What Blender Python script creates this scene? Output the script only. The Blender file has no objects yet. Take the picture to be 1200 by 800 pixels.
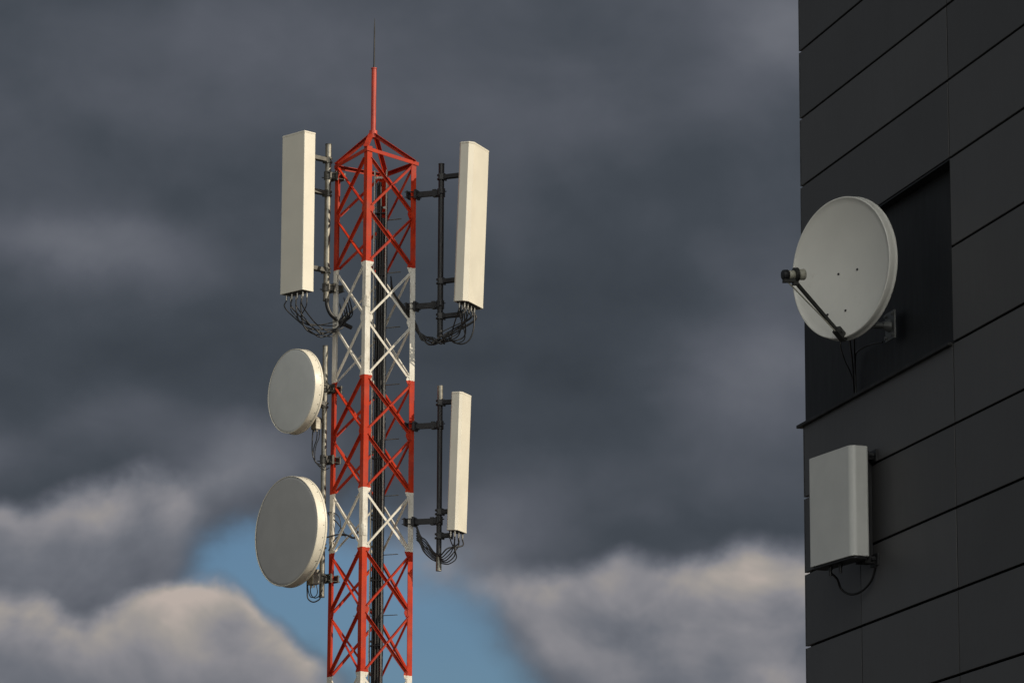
import bpy, bmesh, math, random
from mathutils import Vector, Matrix
R = math.radians
S = bpy.context.scene
rnd = random.Random(7)

# ------------------------------------------------------------------ camera
PITCH, ROLL, F = R(12.15), R(0.27), 4500.0
CAM = Vector((0, 0, 1.6))
cam_d = bpy.data.cameras.new('camera'); cam = bpy.data.objects.new('camera', cam_d)
S.collection.objects.link(cam); S.camera = cam
cam_d.sensor_width = 36; cam_d.lens = F/1200*36
cam_d.clip_start = .1; cam_d.clip_end = 30000
CM = Matrix.Rotation(R(90)+PITCH, 3, 'X') @ Matrix.Rotation(ROLL, 3, 'Z')
cam.matrix_world = Matrix.Translation(CAM) @ CM.to_4x4()
S.render.resolution_x, S.render.resolution_y = 1024, 682

# ------------------------------------------------------------------ sun, sky, exposure
SUN_AZ, SUN_EL = R(68), R(27)        # azimuth from -Y (behind the camera) towards +X
sdir = Vector((math.sin(SUN_AZ)*math.cos(SUN_EL), -math.cos(SUN_AZ)*math.cos(SUN_EL), math.sin(SUN_EL)))
sl = bpy.data.lights.new('sun', 'SUN'); sl.energy = 3.5; sl.angle = R(.5); sl.color = (1, .88, .69)
so = bpy.data.objects.new('sun', sl); S.collection.objects.link(so)
so.rotation_euler = sdir.to_track_quat('Z', 'Y').to_euler(); so.location = (30, -20, 40)
S.view_settings.view_transform = 'Standard'; S.view_settings.look = 'None'
S.view_settings.exposure = 0; S.view_settings.gamma = 1

class NG:
    """small helper for writing node maths"""
    def __init__(s, nt): s.nt = nt
    def n(s, t, **k):
        q = s.nt.nodes.new(t)
        for a, b in k.items(): setattr(q, a, b)
        return q
    def put(s, sock, v):
        if isinstance(v, bpy.types.NodeSocket): s.nt.links.new(v, sock)
        else: sock.default_value = v
    def m(s, op, a, b=0.0, c=0.0, clamp=False):
        q = s.n('ShaderNodeMath', operation=op); q.use_clamp = clamp
        s.put(q.inputs[0], a); s.put(q.inputs[1], b); s.put(q.inputs[2], c)
        return q.outputs[0]
    def add(s, *a):
        r = a[0]
        for x in a[1:]: r = s.m('ADD', r, x)
        return r
    def vm(s, op, a, b=(0, 0, 0)):
        q = s.n('ShaderNodeVectorMath', operation=op)
        s.put(q.inputs[0], a); s.put(q.inputs[1], b)
        return q.outputs[0]
    def xyz(s, x, y, z):
        q = s.n('ShaderNodeCombineXYZ')
        for i, v in enumerate((x, y, z)): s.put(q.inputs[i], v)
        return q.outputs[0]
    def noise(s, vec, scale, detail=4, rough=.5, dist=0):
        q = s.n('ShaderNodeTexNoise'); s.put(q.inputs['Vector'], vec)
        q.inputs['Scale'].default_value = scale; q.inputs['Detail'].default_value = detail
        q.inputs['Roughness'].default_value = rough; q.inputs['Distortion'].default_value = dist
        return q
    def sstep(s, x, a, b, o0=0., o1=1.):
        q = s.n('ShaderNodeMapRange', interpolation_type='SMOOTHSTEP')
        s.put(q.inputs[0], x)
        for i, v in enumerate((a, b, o0, o1)): q.inputs[i+1].default_value = v
        return q.outputs[0]
    def mix(s, f, a, b):
        q = s.n('ShaderNodeMix', data_type='RGBA')
        s.put(q.inputs[0], f); s.put(q.inputs[6], a); s.put(q.inputs[7], b)
        return q.outputs[2]
    def gauss(s, u, v, u0, v0, su, sv, amp):
        a = s.m('MULTIPLY', s.m('SUBTRACT', u, u0), 1/su); b = s.m('MULTIPLY', s.m('SUBTRACT', v, v0), 1/sv)
        r2 = s.m('ADD', s.m('MULTIPLY', a, a), s.m('MULTIPLY', b, b))
        return s.m('MULTIPLY', s.m('EXPONENT', s.m('MULTIPLY', r2, -1.0)), amp)

def make_world():
    w = bpy.data.worlds.new('World'); S.world = w; w.use_nodes = True
    nt = w.node_tree; nt.nodes.clear(); g = NG(nt)
    out = g.n('ShaderNodeOutputWorld'); bg = g.n('ShaderNodeBackground'); bg.inputs[1].default_value = .1
    nt.links.new(bg.outputs[0], out.inputs[0])
    sky = g.n('ShaderNodeTexSky', sky_type='NISHITA'); sky.sun_disc = False
    sky.sun_elevation = SUN_EL
    sky.sun_rotation = math.atan2(sdir.x, sdir.y)
    sky.altitude = 100; sky.air_density = 1.0; sky.dust_density = 1.2; sky.ozone_density = 1.5
    tc = g.n('ShaderNodeTexCoord'); d = tc.outputs['Generated']
    sep = g.n('ShaderNodeSeparateXYZ'); nt.links.new(d, sep.inputs[0])
    az = g.m('ARCTAN2', sep.outputs[0], sep.outputs[1]); el = g.m('ARCSINE', sep.outputs[2])
    # sky angles in handy units: u grows to the right of +Y, v grows downwards from the top of the cloud deck
    U = g.add(g.m('MULTIPLY', az, 4.5), .6)
    V = g.m('SUBTRACT', .4, g.m('MULTIPLY', g.m('SUBTRACT', el, PITCH), 4.5))
    big = g.vm('MULTIPLY', d, (4.5, 4.5, 4.5))
    # domain warp: two scales of billow
    w1 = g.noise(g.vm('MULTIPLY', big, (1, 1, 1.5)), 3.6, 2, .5).outputs['Color']
    w2 = g.noise(g.vm('MULTIPLY', big, (1, 1, 1.2)), 12, 4, .5).outputs['Color']
    s1 = g.n('ShaderNodeSeparateXYZ'); nt.links.new(w1, s1.inputs[0])
    s2 = g.n('ShaderNodeSeparateXYZ'); nt.links.new(w2, s2.inputs[0])
    def wob(base, a, b, k1, k2):
        return g.add(base, g.m('MULTIPLY', g.m('SUBTRACT', a, .5), k1), g.m('MULTIPLY', g.m('SUBTRACT', b, .5), k2))
    u = wob(U, s1.outputs[0], s2.outputs[0], .16, .05)
    v = wob(V, s1.outputs[2], s2.outputs[2], .08, .04)
    def field(lst): return g.add(*[g.gauss(u, v, *q) for q in lst])
    fine = g.noise(g.vm('MULTIPLY', big, (1, 1, 1.3)), 9, 5, .5, .2).outputs['Fac']
    # clear sky low down, behind everything
    gap = field([(.30, .66, .14, .060, 1.), (.42, .73, .14, .09, 1.), (.54, .76, .09, .07, .9), (.62, .82, .08, .06, .6), (-.02, .80, .05, .05, .8),
                 (.45, .95, .5, .08, .9), (-.6, .8, .3, .08, .8), (1.8, .75, .4, .08, .9)])
    gapf = g.m('MULTIPLY', g.sstep(g.add(gap, g.m('MULTIPLY', g.m('SUBTRACT', fine, .5), -.95)), .24, 1.05), .86)
    # dark deck with soft paler veils
    veil = field([(.07, .285, .13, .035, .24), (.19, .32, .12, .04, .12), (.89, .43, .10, .09, .24), (.93, .04, .09, .09, .24), (.30, .07, .28, .09, .16),
                  (.78, .12, .25, .15, .05), (.12, .50, .07, .04, .12), (.60, .60, .08, .04, .12), (.58, .16, .14, .07, .04), (.28, .54, .08, .05, .34), (.21, .56, .05, .04, .12),
                  (.09, .43, .2, .05, -.05), (.66, .50, .2, .05, -.04), (.70, .33, .26, .13, -.08), (.80, .62, .14, .018, -.06), (.50, .665, .14, .05, .34), (.0, .54, .05, .03, .14)])
    nb = g.noise(g.vm('MULTIPLY', big, (1, 1, 2.0)), 2.6, 4, .45, .3).outputs['Fac']
    # billow relief: the same noise sampled a little towards the sun
    pa = g.vm('MULTIPLY', big, (1, 1, 1.3)); pb = g.vm('ADD', pa, (.035, 0, .045))
    na = g.noise(pa, 7, 4, .48, .3).outputs['Fac']; nbb = g.noise(pb, 7, 4, .48, .3).outputs['Fac']
    relief = g.m('SUBTRACT', na, nbb)
    bA = g.noise(g.vm('MULTIPLY', big, (1, 1, .8)), 6, 1, .5).outputs['Fac']
    bB = g.noise(g.vm('MULTIPLY', big, (1, 1, 1)), 20, 3, .5).outputs['Fac']
    t = g.add(.17, veil, g.m('MULTIPLY', g.m('SUBTRACT', nb, .5), .27), g.m('MULTIPLY', relief, .16), g.m('MULTIPLY', g.m('SUBTRACT', fine, .5), .06))
    # cumulus banks in front: bright puffy heads that fade into their own grey undersides
    def bank(vtop, bumps, ua, ub, soft, lo, amp, dec, edge, rough=1., slant=0., focus=None):
        top_ = g.add(vtop, g.m('MULTIPLY', g.m('SUBTRACT', bA, .5), -.085*rough), g.m('MULTIPLY', g.m('SUBTRACT', bB, .5), -.030*rough),
                     g.m('MULTIPLY', g.m('SUBTRACT', s1.outputs[1], .5), .05*rough))
        for c_, w_, a_ in bumps:
            q = g.m('MULTIPLY', g.m('SUBTRACT', U, c_), 1/w_); top_ = g.add(top_, g.m('MULTIPLY', g.m('EXPONENT', g.m('MULTIPLY', g.m('MULTIPLY', q, q), -1.)), a_))
        d_ = g.add(g.m('SUBTRACT', V, top_), g.m('MULTIPLY', g.m('SUBTRACT', fine, .5), .030))
        us = g.m('SUBTRACT', u, g.m('MULTIPLY', g.m('SUBTRACT', v, vtop), slant))
        hm = g.m('MULTIPLY', g.sstep(us, ua-soft, ua+soft), g.m('SUBTRACT', 1., g.sstep(u, ub-soft, ub+soft)))
        mk = g.m('MULTIPLY', g.sstep(d_, -edge*.3, edge), hm)
        fall = g.m('EXPONENT', g.m('MULTIPLY', g.m('POWER', g.m('MULTIPLY', g.m('MAXIMUM', d_, 0.), 1/dec), 1.5), -1.))
        am = g.add(amp*.35, g.gauss(u, v, focus[0], vtop+.02, focus[1], .3, amp*.65)) if focus else amp
        tb = g.add(lo, g.m('MULTIPLY', fall, am), g.m('MULTIPLY', g.m('MULTIPLY', relief, g.add(.30, fall)), .95), g.m('MULTIPLY', g.m('SUBTRACT', nb, .5), .15), g.m('MULTIPLY', g.m('SUBTRACT', fine, .5), .22))
        return mk, tb
    for bk in (bank(.575, [(.15, .05, -.022), (.02, .05, .010)], -.9, .215, .045, .37, .62, .060, .040, 1., -.35),
               bank(.690, [(.27, .06, -.012), (.37, .05, .035), (.44, .06, .09), (.10, .08, .018)], -.7, .40, .035, .44, .74, .070, .024, 1., 0., (.26, .15)),
               bank(.640, [(.54, .05, .016), (.72, .10, -.006), (.90, .12, .006)], .505, 2.2, .065, .38, .46, .11, .040, 1., .95),
               bank(.775, [(.72, .12, .07), (.60, .1, .12), (.93, .08, -.010)], .70, 2.6, .09, .40, .30, .06, .045, .6, .5)):
        fm = g.n('ShaderNodeMix', data_type='FLOAT'); g.put(fm.inputs[0], bk[0]); g.put(fm.inputs[2], t); g.put(fm.inputs[3], bk[1]); t = fm.outputs[0]
        gapf = g.m('MULTIPLY', gapf, g.m('SUBTRACT', 1., bk[0]))
    ramp = g.n('ShaderNodeValToRGB'); nt.links.new(t, ramp.inputs[0])
    def c8(r, gg, b):
        return tuple(((x/255+.055)/1.055)**2.4*10 for x in (r, gg, b)) + (1,)
    el_ = ramp.color_ramp.elements
    el_[0].position = 0; el_[0].color = c8(53, 59, 66)
    el_[1].position = 1; el_[1].color = c8(184, 172, 164)
    for p, c in ((.15, (67, 73, 81)), (.32, (88, 92, 101)), (.48, (109, 112, 120)), (.66, (136, 135, 140)), (.84, (160, 154, 149))):
        e = el_.new(p); e.color = c8(*c)
    cloud = ramp.outputs[0]
    # the rest of the dome: dark deck to the left and overhead, a bright broken-cloud lobe added behind the camera as fill light
    dp = g.n('ShaderNodeVectorMath', operation='DOT_PRODUCT'); nt.links.new(d, dp.inputs[0])
    dp.inputs[1].default_value = Vector((.12, -.96, .22)).normalized()
    away = g.sstep(g.m('ABSOLUTE', az), .35, .9)
    brk = g.noise(big, .55, 6, .55).outputs['Fac']
    glow = g.sstep(g.add(dp.outputs['Value'], g.m('MULTIPLY', g.m('SUBTRACT', brk, .5), .2)), .68, .99)
    rest = g.mix(glow, g.mix(g.sstep(brk, .4, .62), (.85, .94, 1.03, 1), (1.4, 1.5, 1.6, 1)), (17.5, 17.3, 16.0, 1))
    cloud = g.mix(away, cloud, rest)
    tint = g.n('ShaderNodeMix', data_type='RGBA', blend_type='MULTIPLY'); tint.inputs[0].default_value = 1
    nt.links.new(sky.outputs[0], tint.inputs[6]); tint.inputs[7].default_value = SKYTINT
    fin = g.mix(gapf, cloud, tint.outputs[2])
    nt.links.new(fin, bg.inputs[0])
SKYTINT = (.52, .67, .80, 1)
make_world()

# ------------------------------------------------------------------ placing helpers
def ray(x, y): return (CM @ Vector(((x-600)/F, -(y-400)/F, -1))).normalized()
def P(x, y, Y):
    """the point at distance Y into the scene on the sight line of a photograph pixel (used to measure real positions)"""
    d = ray(x, y); return CAM + d*(Y/d.y)
hv = ray(-634, 1360.5+8); WD = Vector((hv.x, hv.y, 0)).normalized()      # facade runs away along this direction
WN = Vector((-WD.y, WD.x, 0)).normalized()
if WN.x > 0: WN = -WN
C0 = P(940.5, 400, 26.5); C0.z = 0                                         # far corner of the facade
def PW(x, y, d=0.0):
    """sight line of a pixel meets the plane d metres in front of the facade"""
    r = ray(x, y); q = C0 + WN*d; k = (q-CAM).dot(WN)/r.dot(WN); return CAM + r*k

# ------------------------------------------------------------------ materials
def mat(name, col, rough=.5, metal=0., var=.10, scale=6., bump=0., bscale=60., col2=None, f2=(.62, .7), spec=.5, rvar=.1):
    m = bpy.data.materials.new(name); m.use_nodes = True; nt = m.node_tree; g = NG(nt)
    b = nt.nodes['Principled BSDF']; tc = g.n('ShaderNodeTexCoord'); v = tc.outputs['Object']
    n1 = g.noise(v, scale, 6, .6).outputs['Fac']
    dark = tuple(c*(1-var*2) for c in col)+(1,); lite = tuple(min(1, c*(1+var)) for c in col)+(1,)
    c = g.mix(g.sstep(n1, .3, .7), dark, lite)
    if col2:
        n2 = g.noise(v, scale*2.3, 8, .7).outputs['Fac']
        c = g.mix(g.sstep(n2, *f2), c, tuple(col2)+(1,))
    nt.links.new(c, b.inputs['Base Color'])
    nt.links.new(g.sstep(n1, .3, .7, rough-rvar, rough+rvar), b.inputs['Roughness'])
    b.inputs['Metallic'].default_value = metal
    b.inputs['Specular IOR Level'].default_value = spec
    if bump:
        bp = g.n('ShaderNodeBump'); bp.inputs['Strength'].default_value = bump; bp.inputs['Distance'].default_value = .004
        nt.links.new(g.noise(v, bscale, 4, .6).outputs['Fac'], bp.inputs['Height']); nt.links.new(bp.outputs[0], b.inputs['Normal'])
    return m

# tower heights read at the front leg
TY, TR, ROT = 50.0, .56, math.atan2(8.3, 49)
TC = P(436.6, 490, TY); TC = Vector((TC.x, TY, 0))
def legdir(k):      # 0 front, 1 right, 2 back, 3 left
    a = -math.pi/2 - ROT + k*math.pi/2
    return Vector((math.cos(a), math.sin(a), 0))
def rad(z): return TR + .0018*(13 - z)
def leg(k, z):
    q = TC + legdir(k)*rad(z); return Vector((q.x, q.y, z))
FY = TY - TR*math.cos(ROT)
def zF(y): return P(430, y, FY).z
node_px = [172, 242, 305, 370, 438, 503, 570, 640, 712, 786]
NZ = [zF(y) for y in node_px]
while NZ[-1] > 1.0: NZ.append(NZ[-1]-.84)
NZ[-1] = .12
bands = [zF(305), zF(438), zF(570), zF(640), zF(786)]
b_ = bands[-1]
while b_ > 0: b_ -= 1.68 if len(bands) % 2 else .84; bands.append(b_)

def tower_paint():
    m = bpy.data.materials.new('tower_paint'); m.use_nodes = True; nt = m.node_tree; g = NG(nt)
    b = nt.nodes['Principled BSDF']; tc = g.n('ShaderNodeTexCoord'); v = tc.outputs['Object']
    sp = g.n('ShaderNodeSeparateXYZ'); nt.links.new(v, sp.inputs[0])
    wob = g.m('MULTIPLY', g.m('SUBTRACT', g.noise(v, 40, 2).outputs['Fac'], .5), .022)
    z = g.m('ADD', sp.outputs[2], wob)
    cnt = g.add(*[g.m('LESS_THAN', z, q) for q in bands])      # number of boundaries above this point
    white = g.m('MODULO', cnt, 2)
    n1 = g.noise(v, 5, 6, .65).outputs['Fac']; n2 = g.noise(v, 46, 5, .7).outputs['Fac']
    red = g.mix(g.sstep(n1, .32, .68), (.34, .017, .006, 1), (.50, .040, .011, 1))
    wht = g.mix(g.sstep(n1, .32, .68), (.60, .58, .52, 1), (.78, .76, .70, 1))
    c = g.mix(white, red, wht)
    streak = g.noise(g.vm('MULTIPLY', v, (1, 1, .12)), 38, 6, .7).outputs['Fac']
    c = g.mix(g.m('MULTIPLY', g.sstep(streak, .50, .72), .45), c, (.20, .085, .05, 1))
    c = g.mix(g.m('MULTIPLY', g.sstep(g.noise(v, 2.1, 4).outputs['Fac'], .45, .7), .12), c, (.30, .20, .16, 1))
    c = g.mix(g.sstep(n2, .62, .69), c, (.13, .075, .05, 1))
    nt.links.new(c, b.inputs['Base Color'])
    nt.links.new(g.sstep(n1, .3, .7, .42, .62), b.inputs['Roughness']); b.inputs['Specular IOR Level'].default_value = .12
    bp = g.n('ShaderNodeBump'); bp.inputs['Strength'].default_value = .25; bp.inputs['Distance'].default_value = .003
    nt.links.new(n2, bp.inputs['Height']); nt.links.new(bp.outputs[0], b.inputs['Normal'])
    return m
M_T = tower_paint()
M_RED = mat('mast_red', (.50, .055, .03), .4, var=.12)
M_GALV = mat('galvanised_steel', (.25, .24, .21), .42, .75, var=.22, scale=9, bump=.2)
M_DGALV = mat('dark_weathered_or_shaded_steel', (.022, .023, .026), .5, .2, var=.2, scale=9)  # on the lower right pipe it stands in for antenna shade
M_MGALV = mat('aged_clamp_steel', (.10, .098, .09), .5, .5, var=.25, scale=14)
M_BLK = mat('black_cable', (.012, .012, .013), .45, var=.1)
M_CONN = mat('plated_connector', (.42, .40, .36), .3, .9, var=.2, scale=40)
M_RAD = mat('radome_cream', (.735, .70, .605), .42, var=.018, scale=2.5, col2=(.62, .58, .49), f2=(.68, 1.1), bump=.03, bscale=18)
M_RADG = mat('radome_shadow_seam', (.30, .29, .27), .6)
M_DRUM = mat('drum_shroud', (.74, .70, .60), .42, var=.03, scale=5, col2=(.52, .46, .36), f2=(.66, .9), bump=.1)
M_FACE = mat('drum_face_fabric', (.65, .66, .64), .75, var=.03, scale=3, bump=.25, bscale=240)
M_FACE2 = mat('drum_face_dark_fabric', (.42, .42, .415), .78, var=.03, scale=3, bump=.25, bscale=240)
M_DISH = mat('dish_enamel', (.80, .795, .745), .38, var=.02, scale=3, col2=(.58, .56, .50), f2=(.60, .9), bump=.03, bscale=8)
M_BOX = mat('box_plastic', (.70, .71, .69), .42, var=.03, scale=3, bump=.06)
M_MNT = mat('wall_mount_steel', (.20, .21, .21), .5, .35, var=.15)
M_ARM = mat('feed_arm_dark', (.035, .036, .034), .5, .2)
M_IVORY = mat('feed_ivory', (.42, .41, .34), .5, var=.06)

def cladding(name, col, rough):
    m = bpy.data.materials.new(name); m.use_nodes = True; nt = m.node_tree; g = NG(nt)
    b = nt.nodes['Principled BSDF']; tc = g.n('ShaderNodeTexCoord'); v = tc.outputs['Object']
    at = g.n('ShaderNodeAttribute', attribute_name='shade')
    n1 = g.noise(v, 1.3, 6, .6).outputs['Fac']; n2 = g.noise(g.vm('MULTIPLY', v, (6, 6, .7)), 4, 6, .65).outputs['Fac']
    k = g.add(.60, g.m('MULTIPLY', n1, .28), g.m('MULTIPLY', n2, .30), g.m('MULTIPLY', at.outputs['Fac'], .30))
    c = g.vm('MULTIPLY', g.xyz(k, k, k), col)
    nt.links.new(c, b.inputs['Base Color'])
    nt.links.new(g.add(rough, g.m('MULTIPLY', g.m('SUBTRACT', n2, .5), .22)), b.inputs['Roughness'])
    b.inputs['Specular IOR Level'].default_value = .35
    bp = g.n('ShaderNodeBump'); bp.inputs['Strength'].default_value = .12; bp.inputs['Distance'].default_value = .01
    nt.links.new(g.noise(v, 2.5, 3).outputs['Fac'], bp.inputs['Height']); nt.links.new(bp.outputs[0], b.inputs['Normal'])
    return m
M_CLAD = cladding('anthracite_cladding', (.086, .086, .0885), .46)
M_REC = cladding('recess_dark_panel', (.014, .016, .019), .55)
M_SILL = mat('sill_dark', (.012, .013, .014), .6)
M_GAP = mat('joint_black', (.004, .004, .004), .9)
M_TRIM = mat('corner_trim', (.10, .105, .11), .4, .3)
M_GROUND = mat('asphalt', (.075, .073, .07), .9, var=.2, scale=.7, bump=.5, bscale=90)

# ------------------------------------------------------------------ mesh builder
def tag(o, label=None, cat=None, group=None, kind=None):
    for k, v in (('label', label), ('category', cat), ('group', group), ('kind', kind)):
        if v: o[k] = v
    return o
def empty(name, loc, label, cat, group=None):
    o = bpy.data.objects.new(name, None); S.collection.objects.link(o); o.location = loc
    o.empty_display_size = .2
    return tag(o, label, cat, group)

class MB:
    def __init__(s): s.v = []; s.f = []; s.sm = []; s.shade = []
    def _add(s, vs, fs, sm=False, sh=0.):
        o = len(s.v); s.v += [Vector(q) for q in vs]
        for f in fs: s.f.append([i+o for i in f]); s.sm.append(sm); s.shade.append(sh)
    def box(s, c, ax, dims, sh=0.):
        """ax: three unit vectors, dims: full sizes"""
        c = Vector(c); a, b, d = [Vector(q)*(w/2) for q, w in zip(ax, dims)]
        vs = [c+a*i+b*j+d*k for k in (-1, 1) for j in (-1, 1) for i in (-1, 1)]
        s._add(vs, [(0, 2, 3, 1), (4, 5, 7, 6), (0, 1, 5, 4), (2, 6, 7, 3), (0, 4, 6, 2), (1, 3, 7, 5)], sh=sh)
        return s
    def bar(s, p0, p1, w, t, up=(0, 0, 1)):
        p0, p1 = Vector(p0), Vector(p1); d = (p1-p0); L = d.length; d.normalize()
        u = Vector(up); x = d.cross(u)
        if x.length < 1e-3: x = d.cross(Vector((1, 0, 0)))
        x.normalize(); u = x.cross(d).normalized()
        return s.box((p0+p1)/2, (d, x, u), (L, w, t))
    def angle(s, p0, p1, A, B, wa, wb, t):
        """rolled steel angle: corner line p0-p1, flanges along A and B"""
        p0, p1 = Vector(p0), Vector(p1); d = (p1-p0).normalized()
        A = (A-d*A.dot(d)).normalized(); B = (B-d*B.dot(d)); B = (B-A*B.dot(A)).normalized()
        prof = [(0, 0), (wa, 0), (wa, t), (t, t), (t, wb), (0, wb)]
        vs = [p+A*x+B*y for p in (p0, p1) for x, y in prof]
        n = 6
        s._add(vs, [(i, (i+1) % n, n+(i+1) % n, n+i) for i in range(n)] + [(0, 3, 2, 1), (0, 5, 4, 3), (6, 7, 8, 9), (6, 9, 10, 11)])
        return s
    def tube(s, pts, r, n=10, cap=True):
        pts = [Vector(q) for q in pts]; rs = r if isinstance(r, (list, tuple)) else [r]*len(pts)
        rings = []; prev = None
        for i, p in enumerate(pts):
            d = (pts[min(i+1, len(pts)-1)]-pts[max(i-1, 0)]).normalized()
            if prev is None:
                x = d.cross(Vector((0, 0, 1)))
                if x.length < .1: x = d.cross(Vector((1, 0, 0)))
            else: x = prev - d*prev.dot(d)
            x.normalize(); y = d.cross(x); prev = x
            rings.append([p+(x*math.cos(a)+y*math.sin(a))*rs[i] for a in [2*math.pi*k/n for k in range(n)]])
        vs = [q for rg in rings for q in rg]
        fs = [(i*n+k, i*n+(k+1) % n, (i+1)*n+(k+1) % n, (i+1)*n+k) for i in range(len(pts)-1) for k in range(n)]
        s._add(vs, fs, True)
        if cap:
            s._add(rings[0], [tuple(reversed(range(n)))]); s._add(rings[-1], [tuple(range(n))])
        return s
    def lathe(s, c, axis, prof, n=48, smooth=True, up=(0, 0, 1)):
        """prof: (radius, distance along axis)"""
        c, ax = Vector(c), Vector(axis).normalized(); x = Vector(up).cross(ax)
        if x.length < .1: x = Vector((1, 0, 0)).cross(ax)
        x.normalize(); y = ax.cross(x)
        vs = []; fs = []
        for r_, h in prof:
            for k in range(n):
                a = 2*math.pi*k/n; vs.append(c+ax*h+(x*math.cos(a)+y*math.sin(a))*max(r_, 1e-4))
        for i in range(len(prof)-1):
            for k in range(n): fs.append((i*n+k, i*n+(k+1) % n, (i+1)*n+(k+1) % n, (i+1)*n+k))
        s._add(vs, fs, smooth); return s
    def prism(s, c, ax, poly, h0, h1, inset=0., smooth=False):
        """extrude a closed outline (in ax[0], ax[1]) along ax[2]"""
        c = Vector(c); n = len(poly)
        lv = [(h0, 1-inset), (h0+abs(inset)*.12, 1), (h1-abs(inset)*.12, 1), (h1, 1-inset)] if inset else [(h0, 1), (h1, 1)]
        vs = [c+ax[0]*x*k+ax[1]*y*k+ax[2]*h for h, k in lv for x, y in poly]
        m = len(lv)
        s._add(vs, [(i*n+k, i*n+(k+1) % n, (i+1)*n+(k+1) % n, (i+1)*n+k) for i in range(m-1) for k in range(n)], smooth)
        s._add(vs[:n], [tuple(reversed(range(n)))]); s._add(vs[-n:], [tuple(range(n))])
        return s
    def build(s, name, m, parent=None, origin=None, bevel=0., smooth_all=False):
        org = Vector(parent.get('_org', (0, 0, 0))) if parent else Vector(origin or (0, 0, 0))
        me = bpy.data.meshes.new(name)
        me.from_pydata([tuple(q-org) for q in s.v], [], s.f); me.update()
        bm = bmesh.new(); bm.from_mesh(me); bmesh.ops.recalc_face_normals(bm, faces=bm.faces); bm.to_mesh(me); bm.free()
        me.polygons.foreach_set('use_smooth', [bool(q) or smooth_all for q in s.sm])
        at = me.attributes.new('shade', 'FLOAT', 'FACE'); at.data.foreach_set('value', s.shade)
        me.materials.append(m)
        o = bpy.data.objects.new(name, me); S.collection.objects.link(o)
        if parent: o.parent = parent
        else: o.location = org
        if bevel:
            b = o.modifiers.new('bevel', 'BEVEL'); b.width = bevel; b.segments = 2; b.limit_method = 'ANGLE'; b.angle_limit = R(50)
        return o

_org = {}
def thing(name, loc, label, cat, group=None):
    o = empty(name, loc, label, cat, group); _org[o.name] = Vector(loc); return o
def sub(mb, name, m, parent, **k):
    """link a part: its vertices are stored relative to the thing's base, wherever it sits in the tree"""
    q = parent
    while q.parent: q = q.parent
    org = _org.get(q.name, q.location.copy())
    mb.v = [v-org for v in mb.v]
    o = mb.build(name, m, None, origin=(0, 0, 0), **k); o.location = (0, 0, 0); o.parent = parent
    return o

def spline(pts, n=8):
    """Catmull-Rom through the points"""
    pts = [Vector(p) for p in pts]; q = [pts[0]*2-pts[1]]+pts+[pts[-1]*2-pts[-2]]; out = []
    for i in range(1, len(q)-2):
        for k in range(n):
            t = k/n; a, b, c, d = q[i-1:i+3]
            out.append(.5*((2*b)+(c-a)*t+(2*a-5*b+4*c-d)*t*t+(3*b-a-3*c+d)*t**3))
    out.append(pts[-1]); return out
Z = Vector((0, 0, 1))

# ------------------------------------------------------------------ ground
gm = MB(); gm._add([(-9000, -9000, 0), (9000, -9000, 0), (9000, 12000, 0), (-9000, 12000, 0)], [(0, 1, 2, 3)])
tag(gm.build('ground', M_GROUND), 'flat grey asphalt ground under the tower and building', 'ground', kind='structure')

# ------------------------------------------------------------------ building
B = thing('office_building', tuple(C0), 'dark anthracite panel clad building filling the right edge', 'building')
row_px = [28.9, 126.5, 237, 355.5, 456, 559.5, 660, 765]        # joint heights seen at the right border of the picture
rows = [PW(1200, y).z for y in row_px]                            # descending
while rows[-1] > .6: rows.append(rows[-1]-.52)
rows[-1] = .25
top = [rows[0]+.50*k for k in range(1, 8)]
rows = list(reversed(top))+rows
def along(x, y): return (C0-PW(x, y)).dot(WD)                    # metres from the far corner towards the camera
j1, j2 = along(1117, 420), along(1009.5, 740)
LEN, DEP, PT, GAP = 17.0, 11.0, .03, .016
zr0, zr1 = rows[7+1], rows[7+3]                                   # recess between these joints
def W(a, d, z): q = C0 - WD*a + WN*d; return Vector((q.x, q.y, z))
core = MB()
core.box(W(LEN/2, -DEP/2-.12, rows[0]/2+.1), (WD, WN, Z), (LEN-.1, DEP-.1, rows[0]+.2))
sub(core, 'wall', M_GAP, B)
cl = MB()
def panel(a0, a1, z0, z1, ga=.013):
    cl.box(W((a0+a1)/2, -PT/2-rnd.uniform(0, .0022), (z0+z1)/2), (WD, WN, Z), (a1-a0-ga, PT, z1-z0-GAP), sh=rnd.random())
cuts_top = [0, j1]; s_ = j1
w_ = j1-j2
while s_ < LEN: s_ += w_*1.9; cuts_top.append(min(s_, LEN))
cuts_low = [0, j2, j1]; s_ = j1
while s_ < LEN: s_ += w_; cuts_low.append(min(s_, LEN))
for i in range(len(rows)-1):
    z1, z0 = rows[i], rows[i+1]
    c = cuts_top if i < 7+4 else cuts_low
    for a0, a1 in zip(c, c[1:]):
        if a1-a0 < .05: continue
        if a0 == 0 and i in (8, 9): continue
        panel(a0, a1, z0, z1)
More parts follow.
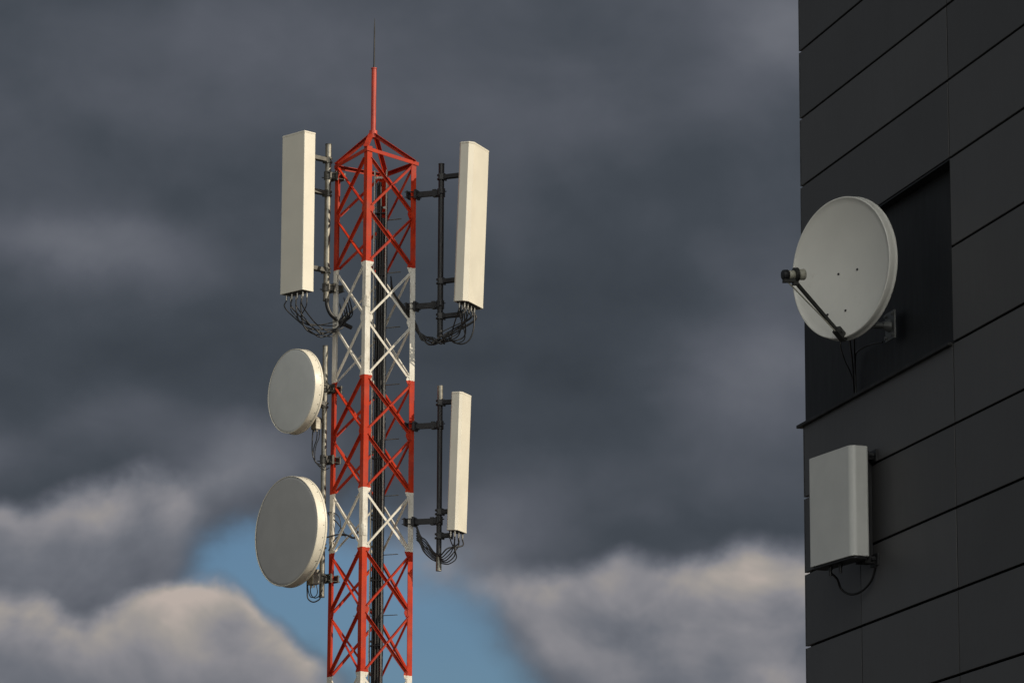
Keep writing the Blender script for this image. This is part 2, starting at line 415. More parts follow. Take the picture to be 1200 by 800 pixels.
# far end face and near end face, same rows
for i in range(len(rows)-1):
    z1, z0 = rows[i], rows[i+1]
    for k in range(8):
        w = DEP/8
        for a in (0, LEN):
            q = W(a + (-.012 if a == 0 else .012), -w*(k+.5)-.035, (z0+z1)/2)
            if a == 0 and i in (8, 9) and k == 0: continue
            cl.box(q, (WD, WN, Z), (.024, w-.01-(.0 if k else 0), z1-z0-GAP), sh=rnd.random())
for i in range(len(rows)-1):
    for a_ in (cuts_top if i < 11 else cuts_low)[1:-1]:
        gk = MB(); gk.box(W(a_, -.016, (rows[i]+rows[i+1])/2), (WD, WN, Z), (.0105, .026, rows[i]-rows[i+1]-GAP)); sub(gk, 'joint_gasket', M_GAP, B)
cl_o = sub(cl, 'cladding', M_CLAD, B, bevel=.003)
rc = MB()
zc = (zr0+zr1)/2
rd0, rd1 = W(-.03, -.026, zc), W(j1-.002, -.105, zc); rax = (rd0-rd1).normalized(); rnn = Vector((-rax.y, rax.x, 0)); rnn = rnn if rnn.dot(WN) > 0 else -rnn
rc.box((rd0+rd1)/2-rnn*.01, (rax, rnn, Z), ((rd0-rd1).length, .02, zr0-zr1-.004))
rc.box(W(j1/2+.02, -.055, zr0-.003), (WD, WN, Z), (j1-.02, .10, .010))
rc.box(W(j1-.004, -.055, zc), (WD, WN, Z), (.006, .10, zr0-zr1-.02))
sub(rc, 'recess_panel', M_REC, B)
sl_ = MB(); sl_.box(W(j1/2-.045, -.012, zr1-.004), (WD, WN, Z), (j1+.07, .078, .022))
sub(sl_, 'sill', M_SILL, B, bevel=.003)
ct = MB()
for i in range(len(rows)-1):
    if i in (8, 9): continue
    ct = MB(); ct.box(W(-.008, -.0145, (rows[i]+rows[i+1])/2), (WD, WN, Z), (.010, .027, rows[i]-rows[i+1]-GAP))
    sub(ct, 'corner_trim', M_TRIM, B)
cp = MB(); cp.box(W(LEN/2, -DEP/2, rows[0]+.28), (WD, WN, Z), (LEN+.16, DEP+.16, .1)); sub(cp, 'coping', M_TRIM, B, bevel=.005)

# ------------------------------------------------------------------ lattice tower
T = thing('lattice_tower', tuple(TC), 'tall red and white steel lattice mast with a pointed cap', 'tower')
TOPZ = {0: NZ[0], 1: NZ[0]-.085, 2: NZ[0]-.085, 3: NZ[0]-.085}
for k in range(4):
    a = (leg((k+1) % 4, 8)-leg(k, 8)).normalized(); b = (leg((k+3) % 4, 8)-leg(k, 8)).normalized()
    mb = MB(); mb.angle(leg(k, .0), leg(k, TOPZ[k]+.02), a, b, .080, .080, .010)
    lo = sub(mb, 'leg', M_T, T, bevel=.002)
    for zz in (zF(352), zF(620)):
        sp_ = MB()                        # bolted splices
        for d_, e_ in ((a, b), (b, a)):
            nrm = -(e_ - d_*e_.dot(d_)).normalized()
            c = leg(k, zz)+d_*.042+nrm*.0045
            sp_.box(c, (d_, nrm, Z), (.062, .007, .15))
            for q in (-.05, .0, .05): sp_.lathe(c+Z*q+nrm*.002, nrm, [(0, .008), (.007, .008), (.007, -.004)], 6, False)
        sub(sp_, 'splice_plate', M_T, lo)
low = MB()
for i in range(len(NZ)-1):
    for k in range(4):
        k2 = (k+1) % 4
        tz = min(TOPZ[k], TOPZ[k2])
        za, zb = min(NZ[i], tz) - .045, NZ[i+1]+.045
        t0 = (leg(k2, za)-leg(k, za)).normalized(); nrm = Vector((t0.y, -t0.x, 0))
        if nrm.dot(legdir(k)+legdir(k2)) < 0: nrm = -nrm
        ins = .068
        white = sum(1 for q in bands if q > (za+zb)/2) % 2
        wd = (.031 if white else .036) * (1 if k in (0, 3) else .85)
        for s_i in (0, 1):
            off = nrm*(-.014 if s_i == 0 else -.024)
            if s_i == 0: p0, p1 = leg(k, zb)+t0*ins, leg(k2, za)-t0*ins
            else: p0, p1 = leg(k, za)+t0*ins, leg(k2, zb)-t0*ins
            p0 += off; p1 += off
            d = (p1-p0).normalized(); perp = nrm.cross(d)
            if perp.z > 0: perp = -perp                          # flange hangs below the lip
            lip = nrm if not (white and s_i) else -nrm
            mb = MB(); mb.angle(p0, p1, perp, lip, wd, .036 if not white else .020, .006)
            if i < 9: sub(mb, 'brace', M_T, T)
            else: low.v += mb.v if not low.v else []; 
            if i >= 9:
                if low.v is mb.v or len(low.v) == len(mb.v) and not low.f: low.v = []
                low._add(mb.v, mb.f)
for i in range(1, 10):
    for k in (0, 3):
        for kk, o_ in ((k, (k+1) % 4), ((k+1) % 4, k)):
            z_ = NZ[i]; t0 = (leg(o_, z_)-leg(kk, z_)).normalized(); nrm = Vector((t0.y, -t0.x, 0))
            if nrm.dot(legdir(k)+legdir((k+1) % 4)) < 0: nrm = -nrm
            c = leg(kk, z_)+t0*.088-nrm*.009; mb = MB()
            mb.prism(c, (t0, Z, nrm), [(-.03, -.075), (.012, -.065), (.038, -.012), (.038, .012), (.012, .065), (-.03, .075)], -.003, .003)
            for q in (-.045, .045): mb.lathe(c+Z*q+nrm*.002, nrm, [(0, .011), (.010, .011), (.010, -.003)], 6, False)
            sub(mb, 'gusset_plate', M_T, T)
lw = sub(low, 'brace', M_T, T); lw['kind'] = 'stuff'
APX = P(437.4, 156, TY-.02)
for k in range(4):
    k2 = (k+1) % 4
    a0, a1 = leg(k, TOPZ[k]), leg(k2, TOPZ[k2]); t0 = (a1-a0).normalized(); nrm = Vector((t0.y, -t0.x, 0)).normalized()
    if nrm.dot(legdir(k)) < 0: nrm = -nrm
    mb = MB(); mb.angle(a0+nrm*.012-t0*.01-Z*.002*k, a1+nrm*.012+t0*(.035 if k == 0 else 0)-Z*.002*k, -Z, -nrm, .050, .05, .008)
    sub(mb, 'top_rail', M_T, T, bevel=.002)
    d = (APX-a0).normalized(); side = Z.cross(d).normalized(); upv = d.cross(side)*-1
    if upv.z > 0: upv = -upv
    mb = MB(); mb.angle(a0+Z*.012, APX-legdir(k)*-.03-Z*.01, side if k != 3 else -side, upv, .058, .05, .008)
    sub(mb, 'rafter', M_T, T, bevel=.002)
mp = P(437.6, 81, APX.y).z
mb = MB(); mb.tube([APX-Z*.05, Vector((APX.x, APX.y, mp))], .034, 14); mb.tube([Vector((APX.x, APX.y, mp)), Vector((APX.x, APX.y, mp+.012))], .041, 14)
mb.tube([APX-Z*.07, APX+Z*.03], .055, 14)
mast = sub(mb, 'mast_pole', M_RED, T)
mb = MB(); rt = P(437.6, 22, APX.y).z
mb.tube([Vector((APX.x, APX.y, mp)), Vector((APX.x, APX.y, mp+.06)), Vector((APX.x, APX.y, rt-.15)), Vector((APX.x, APX.y, rt))], [.016, .011, .009, .003], 8)
sub(mb, 'lightning_rod', M_DGALV, mast)
# cable ladder beside the back leg
LC = TC + legdir(2)*.27 + Vector((.030, 0, 0)); lx = Vector((.97, -.24, 0)).normalized(); ly = Vector((.24, .97, 0)).normalized()
mb = MB(); ztop = zF(172)-.12
for s_ in (-1, 1): mb.box(LC+lx*.083*s_-ly*.045+Z*(ztop/2), (lx, ly, Z), (.014, .034, ztop))
zz = .4
while zz < ztop: mb.box(LC+Z*zz+ly*.01, (lx, ly, Z), (.152, .014, .03)); mb.box(LC+lx*.083+Z*zz-ly*.015, (lx, ly, Z), (.01, .05, .03)); mb.box(LC-lx*.083+Z*zz-ly*.015, (lx, ly, Z), (.01, .05, .03)); zz += .42
lad = sub(mb, 'cable_ladder', M_CONN, T)
for z_ in NZ[1:9]:
    mb = MB()
    q = LC+Z*(z_+.02); mb.bar(q-lx*.09+ly*.03, q+lx*.09+ly*.03, .03, .006); mb.bar(q-lx*.08+ly*.03, leg(3, z_+.02)+(leg(2, z_)-leg(3, z_))*.5, .03, .006)
    mb.bar(q+lx*.08+ly*.03, leg(1, z_+.02)+(leg(2, z_)-leg(1, z_))*.45, .03, .006)
    sub(mb, 'ladder_bracket', M_GALV, T)

FC = thing('cable_bundle', tuple(LC), 'thick black feeder cables running up inside the lattice mast', 'cables')
for k, (ox, oy, r_) in enumerate([(-.048, -.018, .017), (-.020, -.022, .019), (.012, -.024, .020), (.045, -.02, .017), (.0, -.05, .018), (.066, .03, .016), (-.036, -.048, .014), (.034, -.052, .016)]):
    pts = []; z_ = .1; zt = ztop - .05 - .11*((k*5) % 4)
    while z_ < zt:
        pts.append(LC+lx*(ox+rnd.uniform(-.005, .005))+ly*(oy+rnd.uniform(-.004, .004))+Z*z_); z_ += .5
    sub(MB().tube(spline(pts, 3), r_, 8), 'cable', M_BLK, FC)
zz = .7
while zz < ztop-.2:
    mb = MB(); mb.box(LC+Z*zz-ly*.03, (lx, ly, Z), (.150, .088, .014)); zz += .84+rnd.uniform(-.03, .03)
    sub(mb, 'cable_clamp', M_DGALV, FC)

# ------------------------------------------------------------------ antennas on the tower
def rrect(w, d, r, n=5, ch=None):
    """outline with rounded corners; front is -y"""
    out = []
    for cx, cy, a0, rr in ((w/2, d/2, 0, r*.5), (-w/2, d/2, 90, r*.5), (-w/2, -d/2, 180, ch or r), (w/2, -d/2, 270, ch or r)):
        sx, sy = (1 if cx > 0 else -1), (1 if cy > 0 else -1)
        for k in range(n+1):
            a = R(a0+90*k/n); out.append((cx-sx*rr+rr*math.cos(a), cy-sy*rr+rr*math.sin(a)))
    return out
def clamp(mb, c, r, w=.03, h=.045):
    """pipe clamp: two rings and bolts round a vertical pipe"""
    for dz in (-.026, .026): mb.tube([c+Z*(dz-.010), c+Z*(dz+.010)], r+.018, 14)
    mb.box(c-Vector((0, r+.012, 0)), (Vector((1, 0, 0)), Vector((0, 1, 0)), Z), (.05, .018, .075))
def panel_antenna(label, px, Y, n, w, d, ynear_top, ynear_bot, xn, tilt, pipe, brackets, ncon, round_, mt=M_GALV, chamf=False):
    """n: outward normal; px: centre column; heights read at the nearest corner"""
    n = Vector(n).normalized(); t = Z.cross(n).normalized()       # t runs along the face
    mid = P(px, (ynear_top+ynear_bot)/2, Y)
    z1, z0 = P(xn, ynear_top, Y-.12).z, P(xn, ynear_bot, Y-.12).z
    c = Vector((mid.x, mid.y, (z0+z1)/2)); H = z1-z0
    up = (Z*math.cos(tilt)+n*math.sin(tilt)).normalized(); nn = (n*math.cos(tilt)-Z*math.sin(tilt)).normalized()
    A = thing('panel_antenna', tuple(c-up*H/2), label, 'antenna', 'tall panel antennas on the lattice mast')
    out = rrect(w, d, round_, 1 if chamf else 5, round_)
    ax = (t, -nn, up)
    mb = MB(); mb.prism(c, ax, out, -H/2+.03, H/2-.022); rad_ = sub(mb, 'radome', M_RAD, A, bevel=.004)
    o2 = [(x*1.012, y*1.03) for x, y in out]
    mb = MB(); mb.prism(c, ax, o2, H/2-.022, H/2+.006, inset=.04); sub(mb, 'top_cap', M_RAD, A, bevel=.003)
    mb = MB(); mb.prism(c, ax, [(x*1.006, y*1.015) for x, y in out], -H/2, -H/2+.03); sub(mb, 'bottom_cap', M_RAD, A, bevel=.003)
    mb = MB(); mb.prism(c, ax, [(x*.88, y*.80) for x, y in out], -H/2-.006, -H/2+.001); sub(mb, 'base_plate', M_DGALV, A)
    ends = []
    for k in range(ncon):
        fx = (-.36+.72*(k % ((ncon+1)//2))/max(1, (ncon+1)//2-1))*w; fy = (-.18 if k >= (ncon+1)//2 else .2)*d
        q = c+t*fx-nn*fy-up*(H/2+.006)
        mb = MB(); mb.tube([q, q-up*.03], .013, 10); mb.tube([q-up*.03, q-up*.075], .010, 8); mb.tube([q-up*.04, q-up*.055], .015, 6)
        sub(mb, 'connector', M_CONN, A); ends.append(q-up*.07)
    # tilt brackets from the antenna back to the pipe
    for yb in brackets:
        zb = P(xn, yb, pipe.y).z; back = c-nn*d/2+up*(zb-c.z); pc = Vector((pipe.x, pipe.y, zb))
        mb = MB(); bx = (t, n, Z)
        mb.box(back-n*.008, bx, (.10, .014, .10))
        for s_ in (-1, 1): mb.bar(back+t*.034*s_, pc+t*.034*s_, .016, .052)
        clamp(mb, pc, .040)
        mb.box(pc+n*.05, bx, (.09, .02, .09))
        mb.tube([pc-t*.09+n*.0, pc+t*.07], .007, 6); mb.tube([back-t*.05-n*.03, back+t*.05-n*.03], .008, 6)
        mb.bar(back-n*.02-Z*.05, back-n*.02+Z*.11, .018, .02)
        sub(mb, 'tilt_bracket', mt, A)
    return A, c, ends

SD = Vector((sdir.x, sdir.y, 0)).normalized()
Lx = 50.09
ulp = P(383.6, 260, 50.03); urp = P(516.5, 290, 49.78); lrp = P(515, 560, 49.80); dsp = P(379.2, 550, 50.02)
UL, ulc, ule = panel_antenna('tall panel antenna at upper left, its wide grey face turned left into shade', 349, 49.68, (-.71, -.70, 0), .45, .195,
    155.5, 341, 356, R(.2), ulp, (188, 227, 317), 8, .012, M_MGALV)
UR, urc, ure = panel_antenna('longest sunlit cream panel antenna at upper right, leaning slightly right', 553, 49.60, (.92, -.39, 0), .60, .195,
    170, 355, 550, R(1.9), urp, (208, 330, 371), 9, .055, M_DGALV, True)
LR, lrc, lre = panel_antenna('narrow sunlit cream panel antenna at lower right, below the longest one', 538.3, 49.68, (.92, -.39, 0), .345, .15,
    460, 621, 536, R(1.7), lrp, (472, 600, 628), 6, .032, M_DGALV, True)

def pole(label, p, y0, y1, r, arms, k, m1, pm=None, end_len=.012):
    """vertical mounting pipe clamped to tower leg k by short arms"""
    z1, z0 = P(p[3], y0, p[1]).z, P(p[3], y1, p[1]).z
    A = thing('mounting_pole', (p[0], p[1], z0), label, 'pole', 'mounting pipes clamped to the mast')
    a, b = Vector((p[0], p[1], z0)), Vector((p[0], p[1], z1))
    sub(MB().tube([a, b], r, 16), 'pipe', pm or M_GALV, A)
    for c0, c1 in ((b-Z*(end_len-.012), b+Z*.012), (a-Z*.008, a+Z*end_len)):
        sub(MB().tube([c0, c1], r+.0025, 16), 'cap_or_lit_end', M_GALV if end_len > .05 else m1, A)  # long pieces paint the sunlit pipe ends, short ones are plain caps
    for ya in arms:
        za = P(p[3], ya, p[1]).z; l_ = leg(k, za); q = Vector((p[0], p[1], za))
        d = (q-l_); d.z = 0; L = d.length; d.normalize(); s = Z.cross(d)
        lc = l_ - legdir(k)*.03
        mb = MB()
        mb.bar(lc, q, .055, .070); mb.box(q-d*.09, (d, s, Z), (.05, .075, .10))
        mb.box(l_-legdir(k)*.02+d*.035, (d, s, Z), (.03, .15, .12)); mb.box(l_-legdir(k)*.02-d*.085, (d, s, Z), (.02, .15, .10))
        for s_ in (-1, 1):
            for u_ in (-1, 1): mb.tube([l_-legdir(k)*.02+s*.06*s_+Z*.035*u_-d*.12, l_-legdir(k)*.02+s*.06*s_+Z*.035*u_+d*.075], .006, 6)
        mb.tube([q-Z*.055, q+Z*.055], r+.014, 16); mb.box(q, (d, s, Z), (.02, r*2+.07, .08))
        mb.tube([q-s*.06-Z*.02, q-s*.06-Z*.02+d*.06], .007, 6); mb.tube([q+s*.06+Z*.03-d*.05, q+s*.06+Z*.03+d*.05], .007, 6)
        sub(mb, 'arm', m1, A)
    return A
def pp(v, px): return (v.x, v.y, 0, px)
pole('weathered grey pipe beside the upper left panel antenna', pp(ulp, 383.6), 170, 352, .042, (206, 337), 3, M_MGALV)
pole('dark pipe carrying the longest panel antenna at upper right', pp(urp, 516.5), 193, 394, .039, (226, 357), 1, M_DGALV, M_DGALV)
pole('pipe coloured dark for antenna shade, paler at its sunlit ends, carrying the narrow lower panel antenna', pp(lrp, 515), 453, 668, .035, (498, 610), 1, M_DGALV, M_DGALV, .20)  # antenna shade is put into the pipe colour, sunlight into its paler ends
pole('long grey pipe holding both round dishes on the left', pp(dsp, 379.2), 406, 699, .036, (455, 538, 677), 3, M_MGALV)

def drum(label, px, py, Y, n, D, dep, faceM, pipe, ym, group='round shrouded microwave dishes on the mast'):
    n = Vector(n).normalized(); c = P(px, py, Y); r_ = D/2
    A = thing('microwave_dish', tuple(c-Z*r_), label, 'dish antenna', group)
    mb = MB(); mb.lathe(c, n, [(0, .010), (r_*.5, .009), (r_*.93, .004), (r_*.985, -.002), (r_*.985, -.012)], 96); sub(mb, 'dish_cover', faceM, A)
    mb = MB(); mb.lathe(c, n, [(r_*.984, -.03), (r_*.984, .002), (r_*.992, .006), (r_, .003), (r_+.002, -.004), (r_+.001, -.03)], 96)
    mb.lathe(c, n, [(r_, -.028), (r_, -dep*.80)], 96)
    mb.lathe(c, n, [(r_, -dep*.80), (r_+.007, -dep*.80), (r_+.007, -dep*.90), (r_, -dep*.90)], 96, False)
    mb.lathe(c, n, [(r_, -dep*.90), (r_, -dep), (r_*.97, -dep-.004), (r_*.92, -dep-.004)], 96)
    sh = sub(mb, 'shroud', M_DRUM, A)
    x = Z.cross(n).normalized(); y = n.cross(x)
    for k in range(28):                                            # small rivets along the shroud
        mb = MB(); a = 2*math.pi*k/28; o_ = x*math.cos(a)+y*math.sin(a)
        mb.lathe(c+o_*r_-n*dep*.62, o_, [(0, .006), (.006, .005), (.007, -.002)], 8, False)
        sub(mb, 'rivet', M_GALV, sh)
    mb = MB(); mb.lathe(c, n, [(r_*.93, -dep-.004), (r_*.75, -dep-.05), (r_*.5, -dep-.10), (r_*.25, -dep-.13), (.09, -dep-.14), (.08, -dep-.16), (0, -dep-.16)], 64)
    sub(mb, 'reflector_back', M_DRUM, A)
    hub = c-n*(dep+.15)
    mb = MB(); mb.lathe(hub, -n, [(0, -.01), (.085, -.01), (.085, .05), (.05, .06), (0, .06)], 24, False)
    pc = Vector((pipe.x, pipe.y, hub.z)); s_ = Z.cross(n)
    for dz in (-.13, .13):
        mb.bar(hub-n*.03+Z*dz*.5, pc+Z*dz, .02, .05); clamp(mb, pc+Z*dz, .036)
        mb.bar(hub-n*.02+Z*dz*.5+s_*.05, pc+Z*dz+s_*.05, .012, .05)
    mb.bar(hub-n*.02+s_*.06-Z*.02, c-n*dep-s_*r_*-.55, .014, .02)
    sub(mb, 'mount', M_MGALV, A)
    return A, c, n
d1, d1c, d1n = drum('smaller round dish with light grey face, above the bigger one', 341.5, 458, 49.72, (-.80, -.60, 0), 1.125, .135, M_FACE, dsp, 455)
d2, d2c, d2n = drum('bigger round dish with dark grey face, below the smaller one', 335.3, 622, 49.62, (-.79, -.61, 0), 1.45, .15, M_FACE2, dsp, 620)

# ------------------------------------------------------------------ jumper cables (each loop its own tube)
def cables(label, lst, base, loc=None):
    A = thing('jumper_cables', tuple(base), label, 'cables', 'looping jumper cables under the antennas')
    for pts, r_ in lst: sub(MB().tube(spline(pts, 7), r_, 8), 'cable', M_BLK, A)
    return A
def px(lst, Y): return [P(a, b, Y+(c_[0] if c_ else 0)) for a, b, *c_ in lst]
lst = []
tgt = [(393, 381), (397, 384), (402, 378), (398, 374), (404, 374), (399, 380), (394, 385), (405, 377)]
dip = [(349, 377), (357, 384), (366, 391), (356, 380), (371, 394), (372, 389), (378, 393), (382, 388)]
for k, e in enumerate(ule):
    dx, dy = dip[k]; tx, ty = tgt[k]; sx = 340+k*2.6
    m1 = P(dx, dy, 49.74+.02*k); m0 = e-Z*.12
    lst.append(([e, m0+Vector((rnd.uniform(-.01, .01), 0, 0)), P((dx+sx)/2+1, dy-8, 49.70+.01*k), P(dx+6, dy+1, 49.80+.01*k), P((dx+8+tx)/2+3, (dy+ty)/2+2, 49.95), P(tx, ty, 50.02), P(tx+8, ty-9, 50.12), P(tx+5, ty-25, 50.2)], .0072+.0013*(k % 3)))
lst.append(([P(383, 350, 50.0), P(383.5, 358, 50.0), P(387, 367, 50.0), P(393, 373, 50.02), P(402, 379, 50.06), P(412, 384, 50.12)], .028))
cables('black cables looping from the upper left panel antenna to the mast', lst, ulc-Z*1.2)
lst = []
for k, e in enumerate(ure):
    f = k/8; bx, by = 548-12*(k % 5)*.6, 401-3*(k % 4)
    lst.append(([e, e-Z*(.08+.02*(k % 3)), P(bx-3, by-6, 49.66+.01*k), P(bx-14, by+1, 49.72), P(524-k, 397+(k % 4)*2, 49.80), P(508-k*.6, 404-(k % 4)*3, 49.86), P(496-.4*k, 398-(k % 3)*3, 49.90), P(488, 388-k, 49.93), P(478, 372-k, 50.0), P(466-k*.5, 352-k, 50.1), P(458, 340-2*k, 50.25)], .0072+.0013*(k % 3)))
lst.append(([ure[-1], P(555, 385, 49.66), P(550, 398, 49.66), P(541, 403, 49.68), P(531, 400, 49.74), P(524, 392, 49.78)], .010))
lst.append(([ure[0], P(531, 384, 49.7), P(528, 398, 49.75), P(519, 401, 49.78)], .009))
cables('black cables sagging under the longest panel antenna towards the mast', lst, urc-Z*1.2)
lst = []
for k, e in enumerate(lre):
    lst.append(([e, e-Z*(.06+.015*(k % 3)), P(535-2*k, 652-2*k, 49.70), P(527-2*k, 660-2*k, 49.72), P(519-k, 660-2*k, 49.76), P(508, 656-2*k, 49.80), P(499, 648-3*k, 49.84), P(493, 638-2*k, 49.87), P(488, 630-3*k, 49.9)], .0075+.001*(k % 3)))
lst.append(([P(488, 632, 49.9), P(497, 640, 49.88), P(505, 645, 49.85), P(511, 652, 49.82), P(514, 655, 49.8)], .008))
lst.append(([P(489, 620, 49.9), P(491, 630, 49.88), P(496, 645, 49.85), P(506, 655, 49.82), P(513, 657, 49.8)], .008))
cables('short black cables looping under the narrow lower panel antenna', lst, lrc-Z*1.05)
# radio units and cables behind the two dishes
def radio(label, x, y, Y, s, nn):
    A = thing('radio_unit', tuple(P(x, y, Y)-Z*.1*s), label, 'radio unit', 'small radio units behind the dishes')
    c = P(x, y, Y); t = Z.cross(nn).normalized()
    mb = MB(); mb.prism(c, (t, -nn, Z), rrect(.15*s, .10*s, .012), -.10*s, .10*s); sub(mb, 'housing', M_GALV, A, bevel=.004)
    mb = MB()
    for k in range(7): mb.box(c-nn*.062*s+t*(k-3)*.02*s, (t, nn, Z), (.006, .03*s, .17*s))
    sub(mb, 'cooling_fins', M_DGALV, A)
    for k in (-1, 1): sub(MB().tube([c-Z*.10*s+t*.03*k, c-Z*.14*s+t*.03*k], .012, 8), 'connector', M_CONN, A)
    return A
radio('small grey radio unit under the back of the smaller round dish', 370, 496, 49.85, .8, d1n)
radio('small grey radio unit under the back of the bigger round dish', 366.5, 676, 49.82, 1.0, d2n)
cables('thin black cables dropping behind the smaller round dish', [
    (px([(367, 500), (366, 515), (366, 530), (369, 540), (374, 545), (380, 547)], 49.86), .008),
    (px([(372, 501), (371, 514), (368, 524), (367, 535), (371, 542), (378, 544)], 49.86), .007),
    (px([(374, 500), (374, 512), (371, 520), (369, 530), (370, 541), (379, 550), (386, 548)], 49.9), .006)], P(370, 545, 49.9))
cables('thin black cables looping at the foot of the dish pipe', [
    (px([(360, 678), (360, 692), (361, 701), (367, 705), (374, 702), (377, 696)], 49.84), .009),
    (px([(364, 680), (364, 694), (368, 700), (374, 698), (378, 690)], 49.86), .007),
    (px([(370, 682), (372, 692), (370, 698), (364, 699), (361, 690), (361, 680)], 49.86), .006),
    (px([(384, 600), (388, 606), (395, 612), (402, 622), (405, 629)], 50.1), .008),
    (px([(380, 630), (388, 628), (396, 626), (405, 626), (414, 630), (420, 622)], 50.0), .010),
    (px([(385, 645), (390, 635), (397, 628), (408, 627), (416, 631)], 50.05), .008),
    (px([(385, 600), (392, 601), (398, 607), (399, 618), (396, 624)], 50.05), .006)], P(368, 705, 49.9))

# ------------------------------------------------------------------ satellite dish on the facade
dc = PW(985, 313.5, .40)
rv = (dc-CAM).normalized(); rt_ = rv.cross(Z).normalized(); upc = rt_.cross(rv)
dn = (rt_*-.714 + upc*.150 - rv*.684).normalized()
ex = Z.cross(dn).normalized(); ey = dn.cross(ex)
SDh = thing('satellite_dish', tuple(PW(1045, 400, 0)), 'off-white satellite dish on a wall arm over the dark recess', 'satellite dish')
RX, RY, DP = .458, .474, .085
def disc(prof, n=96):
    mb = MB(); vs = []; fs = []
    for f_, h in prof:
        for k in range(n):
            a = 2*math.pi*k/n; vs.append(dc+ex*math.cos(a)*RX*f_+ey*math.sin(a)*RY*f_+dn*h)
    for i in range(len(prof)-1):
        for k in range(n): fs.append((i*n+k, i*n+(k+1) % n, (i+1)*n+(k+1) % n, (i+1)*n+k))
    mb._add(vs, fs, True); return mb
inner = [(.0001+i/14*.965, -DP*(1-(i/14*.965)**2)) for i in range(15)]
refl = sub(disc(inner+[(.975, .000), (.985, .003), (.995, .002), (1.0, -.004), (1.004, -.030), (1.006, -.056), (1.012, -.058), (1.012, -.066), (.998, -.068), (.985, -.060)]
    + [(f_, h-.018) for f_, h in reversed(inner)]), 'reflector', M_DISH, SDh)
mb = MB()
for bx, by in ((982, 321), (1003.7, 315.5), (974, 369.6), (993.4, 364.3)):
    r = ray(bx, by); k = (dc-dn*.075-CAM).dot(dn)/r.dot(dn); q = CAM+r*k
    f2 = ((q-dc).dot(ex)/RX)**2+((q-dc).dot(ey)/RY)**2; q += dn*(.075-DP*(1-f2)-0.0)
    mb = MB(); mb.lathe(q, dn, [(0, .007), (.006, .006), (.009, .001), (.009, -.004)], 10, False)
    sub(mb, 'bolt', M_DGALV, refl)
foot = dc - ey*RY*.985 + ex*.0 + dn*-.01
lnbp = dc + dn*.47 - ey*.115
r0 = ray(927, 322); k_ = (lnbp-CAM).length; lnbp = CAM + r0*k_
mb = MB(); dirA = (lnbp-foot).normalized(); sA = dirA.cross(dn).normalized()
e0 = foot-dirA*.03; e1 = lnbp-dirA*.05-Z*.012
mb.bar(e0, e1, .017, .026, up=dn); mb.box(foot+dirA*.03, (dirA, sA, dirA.cross(sA)), (.10, .05, .05))
mb.tube([foot+dirA*.05-sA*.035, foot+dirA*.05+sA*.035], .008, 8)
sub(mb, 'feed_arm', M_ARM, SDh, bevel=.004)
la = (dc-dn*.02-ey*.0-lnbp).normalized(); la = (la*.55+ (rt_*.98 - upc*.05 + rv*.12)*.75).normalized()
lnb = sub(MB().lathe(lnbp, la, [(0.0000, -0.0215), (0.0286, -0.0215), (0.0286, 0.0195), (0.0246, 0.0235), (0.0246, 0.0439), (0.0348, 0.0489), (0.0369, 0.0880), (0.0338, 0.0958), (0.0000, 0.0978)], 28), 'feed_horn', M_IVORY, SDh)
sub(MB().lathe(lnbp, la, [(0.0000, -0.0606), (0.0286, -0.0606), (0.0338, -0.0547), (0.0348, -0.0244), (0.0307, -0.0195), (0.0000, -0.0195)], 28), 'feed_cap', M_DGALV, lnb)
mb = MB(); mb.lathe(lnbp, la, [(0.0266, 0.0215), (0.0471, 0.0215), (0.0471, 0.0459), (0.0266, 0.0459)], 28, False)
mb.box(lnbp+la*.03-Z*.045, (la, la.cross(Z).normalized(), Z), (.036, .03, .05)); mb.box(lnbp-la*.02-Z*.04, (la, la.cross(Z).normalized(), Z), (.07, .034, .022))
sub(mb, 'feed_clamp', M_ARM, lnb)
fl = lambda t, o: foot+(lnbp-foot)*t - Z*o
sub(MB().tube(spline([lnbp-la*.02-Z*.05, fl(.85, .06)-dn*.0, fl(.6, .045), fl(.35, .03), fl(.08, .02)], 6), .0045, 8), 'cable', M_IVORY, SDh)
# wall mount
pl = PW(1044.5, 382, -.030); mb = MB(); wz = Z
mb.box(pl+WN*.006, (WD, WN, Z), (.17, .012, .19)); 
for a_ in (-1, 1):
    for b2 in (-1, 1): mb.lathe(pl+WN*.012+WD*.063*a_+Z*.072*b2, WN, [(0, .014), (.012, .014), (.012, 0)], 6, False)
mb.tube([pl+WN*.01, pl+WN*.06], [.045, .026], 16)
hub = dc-dn*(DP+.10)
el0 = pl+WN*.36; el0 = Vector((hub.x, hub.y, pl.z)) if True else el0
mb.tube(spline([pl+WN*.02, pl+WN*.16, el0*.6+(pl+WN*.16)*.4+Z*0, el0+Z*.02, el0+Z*.10, Vector((el0.x, el0.y, hub.z+.12))], 6), .022, 14)
wp = sub(mb, 'wall_mount', M_MNT, SDh)
mb = MB(); mb.box(dc-dn*(DP+.035), (ex, ey, dn), (.17, .24, .03)); 
for s_ in (-1, 1): mb.box(dc-dn*(DP+.08)+ex*.05*s_, (ex, ey, dn), (.008, .20, .09))
mb.tube([hub-Z*.07, hub+Z*.07], .032, 14)
sub(mb, 'back_bracket', M_MNT, SDh)
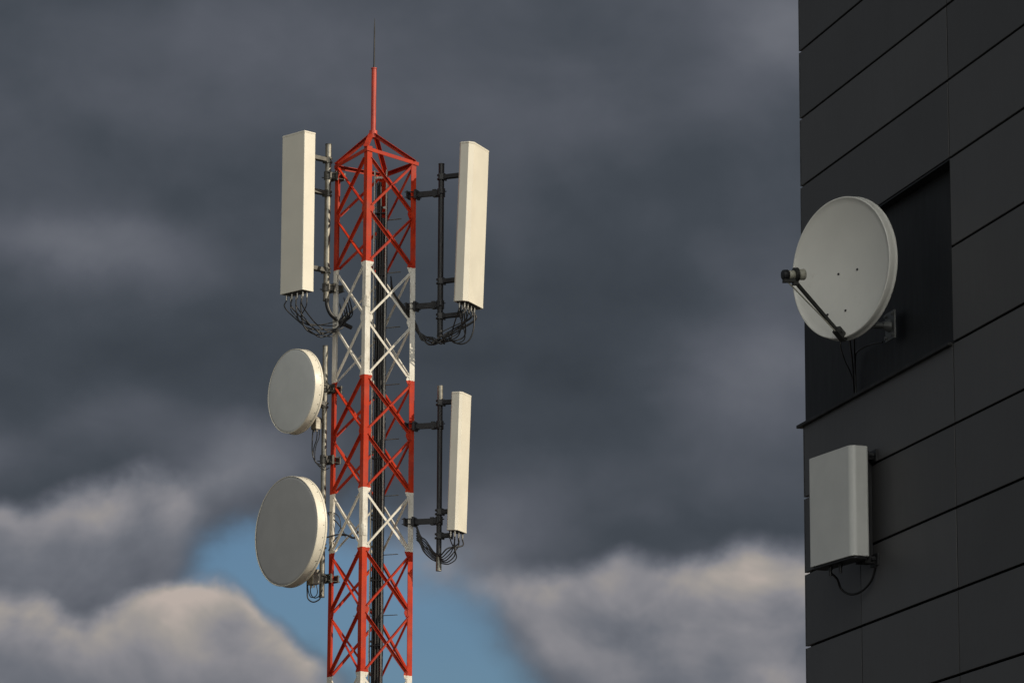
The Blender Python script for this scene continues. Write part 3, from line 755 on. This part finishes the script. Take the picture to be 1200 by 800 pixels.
for pts, r_ in (([foot+Z*.0, PW(985, 405, .25), PW(990, 422, .12), PW(998, 440, .0), PW(1002, 462, -.03)], .004),
                ([PW(995, 380, .3), PW(996, 400, .2), PW(999, 425, .05), PW(1001, 462, -.03)], .006),
                ([PW(1001, 385, .2), PW(1001, 405, .05), PW(1002, 430, -.02), PW(1003, 462, -.03)], .006),
                ([PW(1034, 401, -.02), PW(1022, 403, -.0), PW(1010, 408, .01), PW(1003, 414, -.01), PW(1002, 425, -.02)], .006)):
    sub(MB().tube(spline(pts, 6), r_, 8), 'cable', M_BLK, SDh)

# ------------------------------------------------------------------ flat box antenna on the facade
fd = Vector((-.40, .917, 0)).normalized(); fn = Vector((-.917, -.40, 0)).normalized()   # face runs away along fd
nc = PW(998, 585, .22)                                           # nearest front edge
zt_, zb_ = P(995, 520.5, nc.y).z, P(995, 650.5, nc.y).z
bw, bd, bh = .62, .135, zt_-zb_
bc = Vector((nc.x, nc.y, (zt_+zb_)/2)) + fd*(bw/2) - fn*(bd/2)
WA = thing('box_antenna', tuple(bc-Z*bh/2), 'flat pale grey box antenna with rounded edges on the dark wall', 'antenna')
axb = (fd, -fn, Z)
outl = rrect(bw, bd, .045, 8)
mb = MB(); mb.prism(bc, axb, outl, -bh/2+.004, bh/2, inset=.025, smooth=True); hs = sub(mb, 'housing', M_BOX, WA)
wn_ = hs.modifiers.new('wn', 'WEIGHTED_NORMAL'); wn_.keep_sharp = True; wn_.weight = 100
mb = MB(); mb.prism(bc-fn*.004, axb, [(x*.94, y*.84) for x, y in outl], -bh/2-.010, -bh/2+.008); sub(mb, 'base_plate', M_DGALV, WA)
mb = MB(); mb.box(bc-fn*(bd/2+.012), (fd, fn, Z), (bw*.86, .022, bh*.94)); sub(mb, 'back_plate', M_DGALV, WA, bevel=.003)
mb = MB()
bkc = bc-fn*(bd/2+.02)
for zz in (bh*.44, -bh*.50):
    for ff in (-.18,):
        q = bkc+fd*ff+Z*zz; dw = (q-C0).dot(WN)
        mb.bar(q, q-WN*dw, .05, .045); mb.bar(q+fd*.1, q+fd*.1-WN*(dw-.0)*1., .03, .03)
        mb.box(q-WN*(dw-.008), (WD, WN, Z), (.14, .014, .08))
        mb.tube([q-fd*.07+Z*.012, q+fd*.05+Z*.012], .011, 8); mb.tube([q-WN*(dw-.02)-WD*.05, q-WN*(dw-.05)-WD*.05], .009, 6)
for s_ in (1,): mb.box(W(along(1021, 590), .02, bc.z), (WD, WN, Z), (.045, .036, bh*.98))
sub(mb, 'wall_bracket', M_DGALV, WA)
mb = MB()
cx0, cx1 = bc+fd*.12-Z*(bh/2), bc-fd*.02-Z*(bh/2)
for q in (cx0, cx1):
    mb = MB(); mb.tube([q, q-Z*.03], .016, 10); mb.tube([q-Z*.03, q-Z*.07], .011, 8); sub(mb, 'connector', M_DGALV, WA)
sub(MB().tube(spline([cx0-Z*.05, PW(981, 678, .16), PW(986, 690, .12), PW(997, 696, .08), PW(1010, 692, .04), PW(1021, 680, .02), PW(1026, 664, .015)], 8), .008, 8), 'cable', M_BLK, WA)
